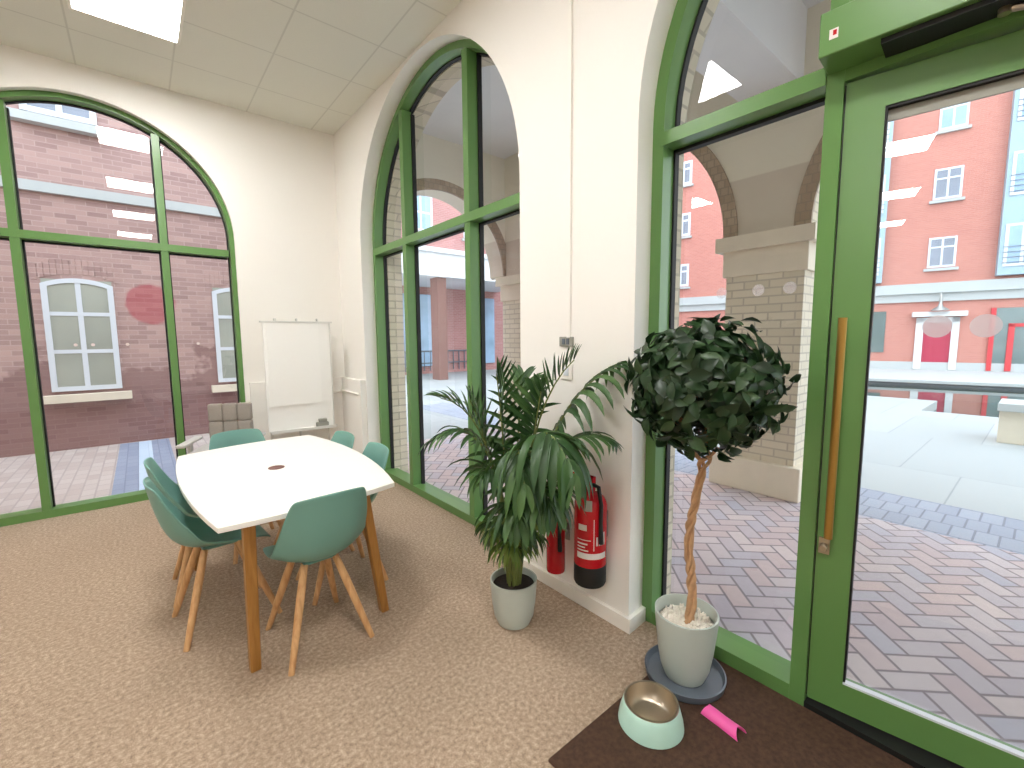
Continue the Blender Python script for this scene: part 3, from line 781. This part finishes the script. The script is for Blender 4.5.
o = obj('pebbles', bm, M['pebble'], tree, 'all', local=True); o['kind'] = 'stuff'; o['label'] = 'white pebble top dressing'
CR = Vector((-.026, -.050, 1.262))
bm = B()
for ph in range(3):
    pts = []
    for i in range(61):
        t = i / 60; z = .225 + t * .80
        ctr = Vector((.0, .0, z)).lerp(Vector((CR.x, CR.y, z)), t) + Vector((.010 * math.sin(t * 9), -.012 * math.sin(t * 7 + 1), 0))
        a = ph * 2 * PI / 3 + t * 19 + .7 * math.sin(t * 21)
        rr = .0115 - .0025 * t + (max(0, t - .88) * .35)
        pts.append(ctr + Vector((math.cos(a) * rr, math.sin(a) * rr, 0)))
    tube(bm, pts, [.0110 - .003 * (i / 60) + .0012 * math.sin(i * .9 + ph) for i in range(61)], 9)
obj('trunk', bm, M['bark'], tree, True, local=True)
bm = B(); random.seed(5)
for k in range(26):
    d = Vector((random.gauss(0, 1), random.gauss(0, 1), random.gauss(.1, .8))).normalized()
    tube(bm, bez((CR.x, CR.y, 1.0), Vector((CR.x, CR.y, 1.08)) + d * .07, CR + d * .20, 6), [.006, .0055, .005, .004, .003, .0025, .002], 6)
obj('branches', bm, M['bark'], tree, True, local=True)
bm = B(); random.seed(9)
def ovate(bm, p, d, n, ln, w):
    d = d.normalized(); s = d.cross(n)
    if s.length < 1e-3: return
    s.normalize(); n = s.cross(d)
    rows = []
    for t, ww, dz in ((0, .06, 0), (.2, .72, .02), (.45, 1, .03), (.72, .66, .0), (.9, .25, -.05), (1, .02, -.09)):
        c = p + d * ln * t + n * ln * dz
        rows.append([bm.verts.new(c - s * w / 2 * ww + n * w * .18 * ww), bm.verts.new(c), bm.verts.new(c + s * w / 2 * ww + n * w * .18 * ww)])
    for a, b in zip(rows[:-1], rows[1:]):
        for k in (0, 1): bm.faces.new((a[k], a[k + 1], b[k + 1], b[k]))
lim = 1.930 - (FC.x)
for k in range(1750):
    u = Vector((random.gauss(0, 1), random.gauss(0, 1), random.gauss(0, 1))).normalized()
    rad = random.choice((1.08, 1, .96, .9, .8, .66)) * (1 + .22 * mnoise.noise(u * 2.6 + Vector((4, 1, 2))))
    if u.z < -.55 and random.random() < .35: continue
    p = CR + Vector((u.x * .245, u.y * .245, u.z * .225)) * rad
    out = (u + Vector([random.uniform(-.5, .5) for _ in range(3)])).normalized()
    tang = u.cross(Vector((random.gauss(0, 1), random.gauss(0, 1), random.gauss(0, 1)))).normalized()
    d = (tang * 1.0 + u * random.uniform(.0, .55) + Vector((0, 0, random.uniform(-.65, .15)))).normalized()
    ln = random.uniform(.055, .090)
    if p.x + max(0, d.x) * ln + .02 > lim: p.x = lim - .022 - max(0, d.x) * ln
    ovate(bm, p, d, out, ln, ln * random.uniform(.48, .60))
obj('crown', bm, M['ficus_leaf'], tree, 'all', local=True)

# ================================================================== MAT, BOWL, TOY
bm = bbox(.995, 1.930, -1.2, 1.018, .0, .012, .004, 1); tag(obj('doormat', bm, M['mat']), 'dark brown doormat inside the entrance door', 'doormat')
bw = thing('pet_bowl', 'mint and steel pet bowl on the brown doormat', 'bowl', (1.402, .872, .012))
bm = B(); lathe(bm, [(.116, 0), (.121, .004), (.117, .03), (.108, .062), (.102, .084), (.099, .087), (.092, .086)], n=48, cap=False); bm.faces.new(bm.verts[:48]); obj('outer_shell', bm, M['mint'], bw, True, local=True)
bm = B(); lathe(bm, [(.101, .0875), (.100, .0905), (.092, .089), (.086, .06), (.076, .035), (.06, .025), (.001, .024)], n=48, cap=False); o = obj('steel_dish', bm, M['steel'], bw, True, local=True); o['label'] = 'polished steel inner dish'
toy = bpy.data.objects
bm = B(); n = 14; rows = []
Lt, wt = .148, .030
for i in range(n + 1):
    a = PI * i / n
    for_r = []
    notch = .020 * (1 - abs(2 * i / n - 1))
    for s, r_ in ((-Lt / 2 + notch * .5, wt), (-Lt / 4, wt), (0, wt * .96), (Lt / 4, wt), (Lt / 2 - notch, wt * 1.04)):
        for_r.append(bm.verts.new((s, r_ * math.cos(a), r_ * .85 * math.sin(a) + .001)))
    rows.append(for_r)
ring_faces(bm, rows, close=False, cap=False)
bmesh.ops.recalc_face_normals(bm, faces=bm.faces); bmesh.ops.solidify(bm, geom=bm.faces[:], thickness=.003)
for v in bm.verts: v.co.z = max(0, v.co.z)
o = tag(obj('pet_toy', bm, M['pink'], None, True), 'pink half tube toy lying on the doormat beside the bowl', 'toy'); o.location = (1.605, .690, .0125); o.rotation_euler = (0, 0, R(-96))

# ================================================================== OUTSIDE : ground
GZ = -.03
def slab(name, x0, x1, y0, y1, z, mat, label, cat, th=.1):
    bm = B(); box(bm, x0, x1, y0, y1, z - th, z); return S(obj(name, bm, mat), label, cat)
slab('ground_arcade', 2.06, 4.56, -9, 5.9, GZ, M['herring'], 'herringbone brick paving under the arcade', 'paving')
slab('ground_setts', 4.56, 5.42, -9, 9, GZ, M['blue_setts'], 'band of blue grey setts beyond the arcade', 'paving')
slab('ground_slabs', 5.42, 11.9, -12, 1.55, GZ, M['slabs'], 'pale stone slabs beside the canal', 'paving', .7)
slab('ground_landing', 5.42, 13.9, 1.55, 30, GZ, M['slabs'], 'pale stone landing reaching along the canal', 'paving', .7)
slab('ground_alley', -9, 2.06, 5.40, 8.75, GZ, M['alley'], 'pale brick alley below the old brick building', 'paving')
slab('ground_street', 2.06, 4.56, 5.9, 40, GZ, M['slabs'], 'pale street beyond the arcade end', 'paving')
slab('ground_drain_edge', -.315, -.105, 5.50, 8.60, GZ + .006, M['strip_blue'], 'blue grey brick strip left of the alley drain', 'paving', .005)
slab('ground_drain', -.105, .04, 5.50, 8.60, GZ + .006, M['strip_pale'], 'pale blue drain strip across the alley', 'paving', .005)
slab('ground_drain_border', .04, .25, 5.50, 8.60, GZ + .006, M['strip_blue'], 'blue grey brick strip right of the alley drain', 'paving', .005)
bm = B(); box(bm, 11.5, 45, -40, 60, -1.2, -.22); S(obj('canal_water', bm, M['water']), 'still dark canal water with reflections', 'water')

# ---- arcade: pillars, arched wall, soffit
def pillar(y0, y1, label):
    t = thing('arcade_pillar', label, 'pillar', (4.8, (y0 + y1) / 2, GZ)); t['kind'] = 'structure'
    bm = B(); box(bm, 4.52, 5.12, y0, y1, GZ, 2.06); obj('shaft', bm, M['brick_yellow'], t)
    bm = bbox(4.455, 5.18, y0 - .075, y1 + .075, GZ, .285, .012); obj('plinth', bm, M['stone'], t)
    bm = bbox(4.495, 5.145, y0 - .03, y1 + .03, 2.05, 2.30, .006); box(bm, 4.44, 5.19, y0 - .085, y1 + .085, 2.29, 2.425); obj('capital', bm, M['stone'], t)
pillar(1.42, 2.10, 'stone footed brick pillar seen through the sidelight, behind the topiary')
pillar(4.97, 5.65, 'brick pillar at the arcade end, seen through the second arched window')
pillar(-2.10, -1.42, 'brick pillar of the arcade hidden to the right of the door')
A1, A2, A3 = (3.535, 1.39, 2.42), (0.0, 1.40, 2.42), (-3.52, 1.39, 2.42)
def upper(u0, u1, z0, z1, ops):
    p = [(u1, z0)]
    for c, r, s in ops: p += [(c + r * math.cos(PI * i / 40), s + r * math.sin(PI * i / 40)) for i in range(41)]
    return p + [(u0, z0), (u0, z1), (u1, z1)]
bm = B(); prism(bm, upper(-5.6, 5.65, 2.42, 5.2, [A1, A2, A3]), lambda u, z: (4.54, u, z), lambda u, z: (5.10, u, z), mi=0, mside=1)
for f in bm.faces:
    if f.material_index == 0 and f.calc_center_median().z > 3.4: f.material_index = 0
aw = S(obj('wall_arcade', bm, [M['taupe'], M['brick_yellow']]), 'rendered arcade wall of round arches on pillars', 'wall')
def arch_band(c, r, s, w, xf, parent):
    bm = B(); n = 40
    g = []
    for rr, d in ((r - .003, 0), (r + w, 0), (r + w, .03), (r - .003, .03)):
        g.append([bm.verts.new((xf + d, c + rr * math.cos(PI * i / n), s + rr * math.sin(PI * i / n))) for i in range(n + 1)])
    for a in range(4):
        for i in range(n): bm.faces.new((g[a][i], g[a][i + 1], g[(a + 1) % 4][i + 1], g[(a + 1) % 4][i]))
    return obj('brick_arch', bm, M['brick_brown'], parent)
for c, r, s in (A1, A2): arch_band(c, r, s, .13, 4.52, aw)
slab('ceiling_arcade', 2.30, 5.10, -6, 6.0, 4.42, M['plaster'], 'grey plaster soffit of the arcade', 'ceiling', .2)
bm = B()
for y0, y1 in ((1.52, 2.0), (-2.0, -1.52)): box(bm, 2.302, 4.538, y0, y1, 3.62, 4.3)
S(obj('beam_arcade', bm, M['plaster']), 'pale cross beams under the arcade soffit', 'beam')
# haunch: paler plaster strip high on the arcade wall
bm = B(); p = upper(-5.6, 5.65, 2.42, 4.2, [A1, A2, A3])
# end wall with its own arch across the walk
bm2 = B(); prism(bm2, upper(2.30, 4.54, 2.42, 4.42, [(3.42, 1.08, 2.45)]), lambda u, z: (u, 5.60, z), lambda u, z: (u, 5.95, z)); bm.free()
ew = S(obj('wall_arcade_end', bm2, M['taupe']), 'rendered end wall of the arcade above an arch', 'wall')
bm = B(); n = 40; g = []
for rr, d in ((1.077, 0), (1.22, 0), (1.22, .03), (1.077, .03)):
    g.append([bm.verts.new((3.42 + rr * math.cos(PI * i / n), 5.585 + d, 2.45 + rr * math.sin(PI * i / n))) for i in range(n + 1)])
for a in range(4):
    for i in range(n): bm.faces.new((g[a][i], g[a][i + 1], g[(a + 1) % 4][i + 1], g[(a + 1) % 4][i]))
obj('brick_arch', bm, M['brick_brown'], ew)

# ---- generic facade window : part 'window' with sub-part panes
def fwin(parent, M4, x0, x1, z0, z1, cols, rows, mat, fw=.06, arch=0.0, sill=True, y=0.0, split=None, sillmat='pale_stone'):
    bm = B()
    def bb(a, b, c_, d, ya, yb): box(bm, a, b, ya, yb, c_, d, M=M4)
    bb(x0, x0 + fw, z0, z1, y - .032, y + .06); bb(x1 - fw, x1, z0, z1, y - .032, y + .061)
    bb(x0, x1, z0, z0 + fw, y - .03, y + .06)
    if arch:
        n = 12
        for i in range(n):
            a, b = x0 + (x1 - x0) * i / n, x0 + (x1 - x0) * (i + 1) / n
            h = lambda x: z1 + arch * (1 - ((x - (x0 + x1) / 2) / ((x1 - x0) / 2)) ** 2)
            v = [bm.verts.new(M4 @ Vector(q)) for q in ((a, y - .03, h(a) - fw), (b, y - .03, h(b) - fw), (b, y - .03, h(b)), (a, y - .03, h(a)), (a, y + .06, h(a) - fw), (b, y + .06, h(b) - fw), (b, y + .06, h(b)), (a, y + .06, h(a)))]
            for q in ((0, 1, 2, 3), (4, 5, 6, 7), (0, 1, 5, 4), (2, 3, 7, 6)): bm.faces.new([v[k] for k in q])
    else: bb(x0, x1, z1 - fw, z1, y - .03, y + .06)
    for c in range(1, cols):
        x = x0 + (x1 - x0) * c / cols; bb(x - fw * .45, x + fw * .45, z0, z1 + arch * .8, y - .027, y + .05)
    zs = split or [z0 + (z1 - z0) * r / rows for r in range(1, rows)]
    for z in zs: bb(x0, x1, z - fw * .42, z + fw * .42, y - .025, y + .05)
    o = obj('window', bm, M['upvc'], parent)
    bm = B(); box(bm, x0 + .01, x1 - .01, y - .016, y - .006, z0 + .01, z1 + arch * .75, M=M4)
    p = obj('pane', bm, mat, o)
    if sill:
        bm = B(); box(bm, x0 - .10, x1 + .10, y - .14, y + .05, z0 - .15, z0 - .045, M=M4); obj('sill', bm, M[sillmat], parent)
    return o
# ---- old brick building across the alley
bb_ = thing('brick_building', 'old dull red brick building across the alley with white windows', 'building', (-1.5, 8.66, 0))
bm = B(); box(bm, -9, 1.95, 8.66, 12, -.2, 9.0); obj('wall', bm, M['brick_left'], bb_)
I4 = Matrix.Translation((0, 8.66, 0))
for x0 in (-.955, .955, -2.87):
    fwin(bb_, I4, x0, x0 + .725, .79, 2.25, 2, 3, M['pane_dark'], .062, .085, split=[1.335, 1.85], sillmat='stone')
    bm = B(); n = 14
    for i in range(n):
        a0, a1 = -.08 + .885 * i / n, -.08 + .885 * (i + 1) / n
        h = lambda x: 2.29 + .10 * (1 - ((x - .3625) / .44) ** 2)
        box(bm, x0 + a0 + .004, x0 + a1 - .004, 8.652, 8.67, h((a0 + a1) / 2), h((a0 + a1) / 2) + .21)
    obj('brick_arch', bm, M['brick_left'], bb_)
for x0 in (-.955, .955): fwin(bb_, I4, x0, x0 + .73, 4.43, 5.9, 2, 3, M['pane_grey'], .07, .08)
bm = B(); box(bm, -9, 1.95, 8.60, 8.70, 3.43, 3.56); obj('stone_band', bm, M['pale_stone'], bb_)

# ---- red brick building over the canal
RB = thing('red_brick_building', 'salmon red brick apartment building across the canal with a magenta door', 'building', (26, 3, 0), R(-102 + 0))
FM = WM[RB.name].copy()      # local x runs to the right along the facade, local -y faces the viewer
# local axes: x -> (sin12,-cos12), y -> away from the viewer
RB.rotation_euler = (0, 0, R(-78)); FM = Matrix.Translation((26, 3, 0)) @ Matrix.Rotation(R(-78), 4, 'Z'); WM[RB.name] = FM
def fb(bm, x0, x1, y0, y1, z0, z1): box(bm, x0, x1, y0, y1, z0, z1)
bm = B(); fb(bm, -24, 9, 0, 6, -.1, 16); obj('wall', bm, M['brick_red'], RB, local=True)
for z in (4.27, 7.03, 9.78, 12.5):
    fwin(RB, FM, -.60, .26, z, z + 1.22, 2, 2, M['pane_blue'] if z > 9 else M['pane_grey'], .075, split=[z + .82])
    fwin(RB, FM, -11.3, -10.4, z, z + 1.22, 2, 2, M['pane_grey'], .12, split=[z + .82])
    fwin(RB, FM, -14.6, -13.7, z, z + 1.22, 2, 2, M['pane_grey'], .12, split=[z + .82])
# glazed bays either side
for x0, x1 in ((-3.6, -2.05), (1.42, 3.1)):
    bm = B(); fb(bm, x0, x1, -.35, .05, 3.75, 14); obj('bay', bm, M['bay'], RB, local=True)
    for z in (3.95, 6.6, 9.3):
        fwin(RB, FM, x0 + .12, x1 - .12, z + .12, z + 1.72, 3, 1, M['pane_blue'], .10, sill=False, y=-.36, split=[])
        bm = B()
        for k in range(4): fb(bm, x0 + .1, x1 - .1, -.42, -.40, z + .25 + k * .2, z + .27 + k * .2)
        obj('railing', bm, M['saucer'], RB, local=True)
bm = B(); fb(bm, -24, 9, -.22, .05, 3.27, 3.62); fb(bm, -24, 9, -.12, .05, 2.86, 3.27); fb(bm, -24, 9, -.26, .05, 3.20, 3.27); obj('stone_band', bm, M['pale_stone'], RB, local=True)
bm = B(); fb(bm, -24, 9, -.06, .05, -.1, .30); obj('plinth', bm, M['pale_stone'], RB, local=True)
bm = B(); fb(bm, -.79, -.54, -.10, .05, 0, 2.18); fb(bm, .32, .55, -.10, .05, 0, 2.18); fb(bm, -.79, .55, -.10, .05, 1.98, 2.18); fb(bm, -.95, .72, -.45, .05, 2.22, 2.42); obj('door_surround', bm, M['white_fascia'], RB, local=True)
bm = B(); fb(bm, -.54, .32, -.04, .0, .0, 1.98); o = obj('door', bm, M['door_red'], RB, local=True); o['label'] = 'magenta red door'
bm = B(); fb(bm, -.46, .24, -.05, -.035, .12, .85); fb(bm, -.46, .24, -.05, -.035, 1.0, 1.85); obj('door_panel', bm, M['door_red'], o, local=True)
bm = B(); lathe(bm, [(.30, 2.45), (.26, 2.50), (.09, 2.62), (.05, 2.75), (.05, 2.95)], c=(-.12, -.55, 0), n=20); tube(bm, [(-.12, -.55, 2.95), (-.12, -.50, 3.15), (-.12, -.2, 3.2)], .03, 8); o = obj('wall_lamp', bm, M['grey_metal'], RB, True, local=True)
bm = B(); fb(bm, 1.47, 6, -.05, .01, .18, 2.5); sf = obj('shopfront', bm, M['shop_glass'], RB, local=True)
bm = B()
for x0, x1, z0_, z1_ in ((1.42, 1.56, 0, 2.5), (1.93, 2.10, 0, 1.85), (2.9, 3.05, 0, 2.5), (1.93, 3.0, 1.75, 1.88)): fb(bm, x0, x1, -.10, .0, z0_, z1_)
obj('shop_frame', bm, M['shop_red'], RB, local=True)
bm = B(); fb(bm, -2.9, -1.80, -.06, .0, .7, 2.5); obj('shopfront', bm, M['shop_glass'], RB, local=True)
# quay under the red building
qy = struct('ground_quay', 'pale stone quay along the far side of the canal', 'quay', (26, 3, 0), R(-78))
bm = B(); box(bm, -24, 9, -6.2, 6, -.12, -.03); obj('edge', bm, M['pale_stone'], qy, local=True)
bm = B(); box(bm, -24, 9, -6.1, 6, -.9, -.12); obj('side', bm, M['saucer'], qy, local=True)  # dark colour stands in for the shade on the quay face

# ---- stone bench by the water
be = thing('stone_bench', 'pale stone bench beside the canal at the right edge of the door glass', 'bench', (9.4, -.25, GZ))
bm = bbox(9.05, 9.75, -.92, .40, .42, .53, .01); obj('seat_slab', bm, M['pale_stone'], be)
for y in (.20, -.80): bm = bbox(9.12, 9.68, y - .08, y + .18, GZ, .421, .008); obj('leg', bm, M['stone'], be)

# ---- far pink building and canopy seen through the second window
PB = thing('pink_brick_building', 'pink brick building far beyond the arcade end with a white canopy', 'building', (11, 17, 0))
bm = B(); box(bm, 5.5, 20, 17, 22, -.2, 14); obj('wall', bm, M['brick_pink'], PB)
I5 = Matrix.Translation((0, 17, 0))
for x0 in (8.75, 11.4, 14.0):
    for z in (5.9, 8.9): fwin(PB, I5, x0, x0 + 1.1, z, z + 1.5, 2, 2, M['pane_blue'], .09)
bm = B(); box(bm, 6.6, 13.2, 13.8, 17, 3.62, 4.42); box(bm, 6.5, 13.3, 13.7, 17, 4.42, 4.58); o = obj('canopy', bm, M['white_fascia'], PB); o['label'] = 'white canopy fascia'
for x in (8.25, 12.6): bm = B(); box(bm, x, x + .36, 14.0, 14.5, GZ, 3.63); obj('canopy_post', bm, M['brown_post'], PB)
bm = B(); box(bm, 8.0, 9.95, 16.9, 17.02, .3, 3.3); box(bm, 11.6, 13.0, 16.9, 17.02, .3, 3.3); obj('shopfront', bm, M['pane_blue'], PB)
bm = B(); box(bm, 6.9, 12, 16.88, 16.93, .9, .96); box(bm, 6.9, 12, 16.88, 16.93, .4, .45)
for k in range(18): box(bm, 6.9 + k * .29, 6.93 + k * .29, 16.88, 16.93, .1, .95)
obj('railing', bm, M['saucer'], PB)

# ================================================================== LIGHT
w = bpy.data.worlds.new('World'); sc.world = w; w.use_nodes = True
nt = w.node_tree; nt.nodes.clear()
bg = nt.nodes.new('ShaderNodeBackground'); ow = nt.nodes.new('ShaderNodeOutputWorld')
tc = nt.nodes.new('ShaderNodeTexCoord'); sp = nt.nodes.new('ShaderNodeSeparateXYZ'); rp = nt.nodes.new('ShaderNodeValToRGB')
nt.links.new(tc.outputs['Generated'], sp.inputs[0]); nt.links.new(sp.outputs[2], rp.inputs[0])
rp.color_ramp.elements[0].position = 0.0; rp.color_ramp.elements[0].color = (.86, .93, 1.0, 1)
rp.color_ramp.elements[1].position = .8; rp.color_ramp.elements[1].color = (.80, .90, 1.0, 1)
nt.links.new(rp.outputs[0], bg.inputs[0]); bg.inputs[1].default_value = 2.9
nt.links.new(bg.outputs[0], ow.inputs[0])
def portal(loc, rot, sx, sy):
    l = bpy.data.lights.new('window_portal', 'AREA'); l.shape = 'RECTANGLE'; l.size = sx; l.size_y = sy
    l.cycles.is_portal = True
    o = bpy.data.objects.new('window_portal', l); o.location = loc; o.rotation_euler = rot; COL.objects.link(o)

# ================================================================== CAMERA
yaw, pit, rol = R(39.74), R(-5.937), R(-.4486)
F = Vector((math.sin(yaw) * math.cos(pit), math.cos(yaw) * math.cos(pit), math.sin(pit)))
r0 = Vector((math.cos(yaw), -math.sin(yaw), 0)); u0 = r0.cross(F)
Rv = r0 * math.cos(rol) + u0 * math.sin(rol); Uv = -r0 * math.sin(rol) + u0 * math.cos(rol)
cam = bpy.data.cameras.new('camera'); cam.sensor_width = 36; cam.lens = 446.34 * 36 / 1024; cam.clip_start = .05; cam.clip_end = 300
co = bpy.data.objects.new('camera', cam); COL.objects.link(co)
co.matrix_world = Matrix(((Rv.x, Uv.x, -F.x, 0), (Rv.y, Uv.y, -F.y, 0), (Rv.z, Uv.z, -F.z, 1.48), (0, 0, 0, 1)))
sc.camera = co
vs = sc.view_settings
sc.display_settings.display_device = 'sRGB'
vs.view_transform = 'Standard'; vs.look = 'None'; vs.gamma = 1; vs.exposure = 0.48; vs.use_curve_mapping = False
cy = sc.cycles
cy.use_denoising = True; cy.max_bounces = 10; cy.diffuse_bounces = 5; cy.glossy_bounces = 4; cy.transparent_max_bounces = 12
cy.sample_clamp_indirect = 6.0; cy.caustics_reflective = False; cy.caustics_refractive = False
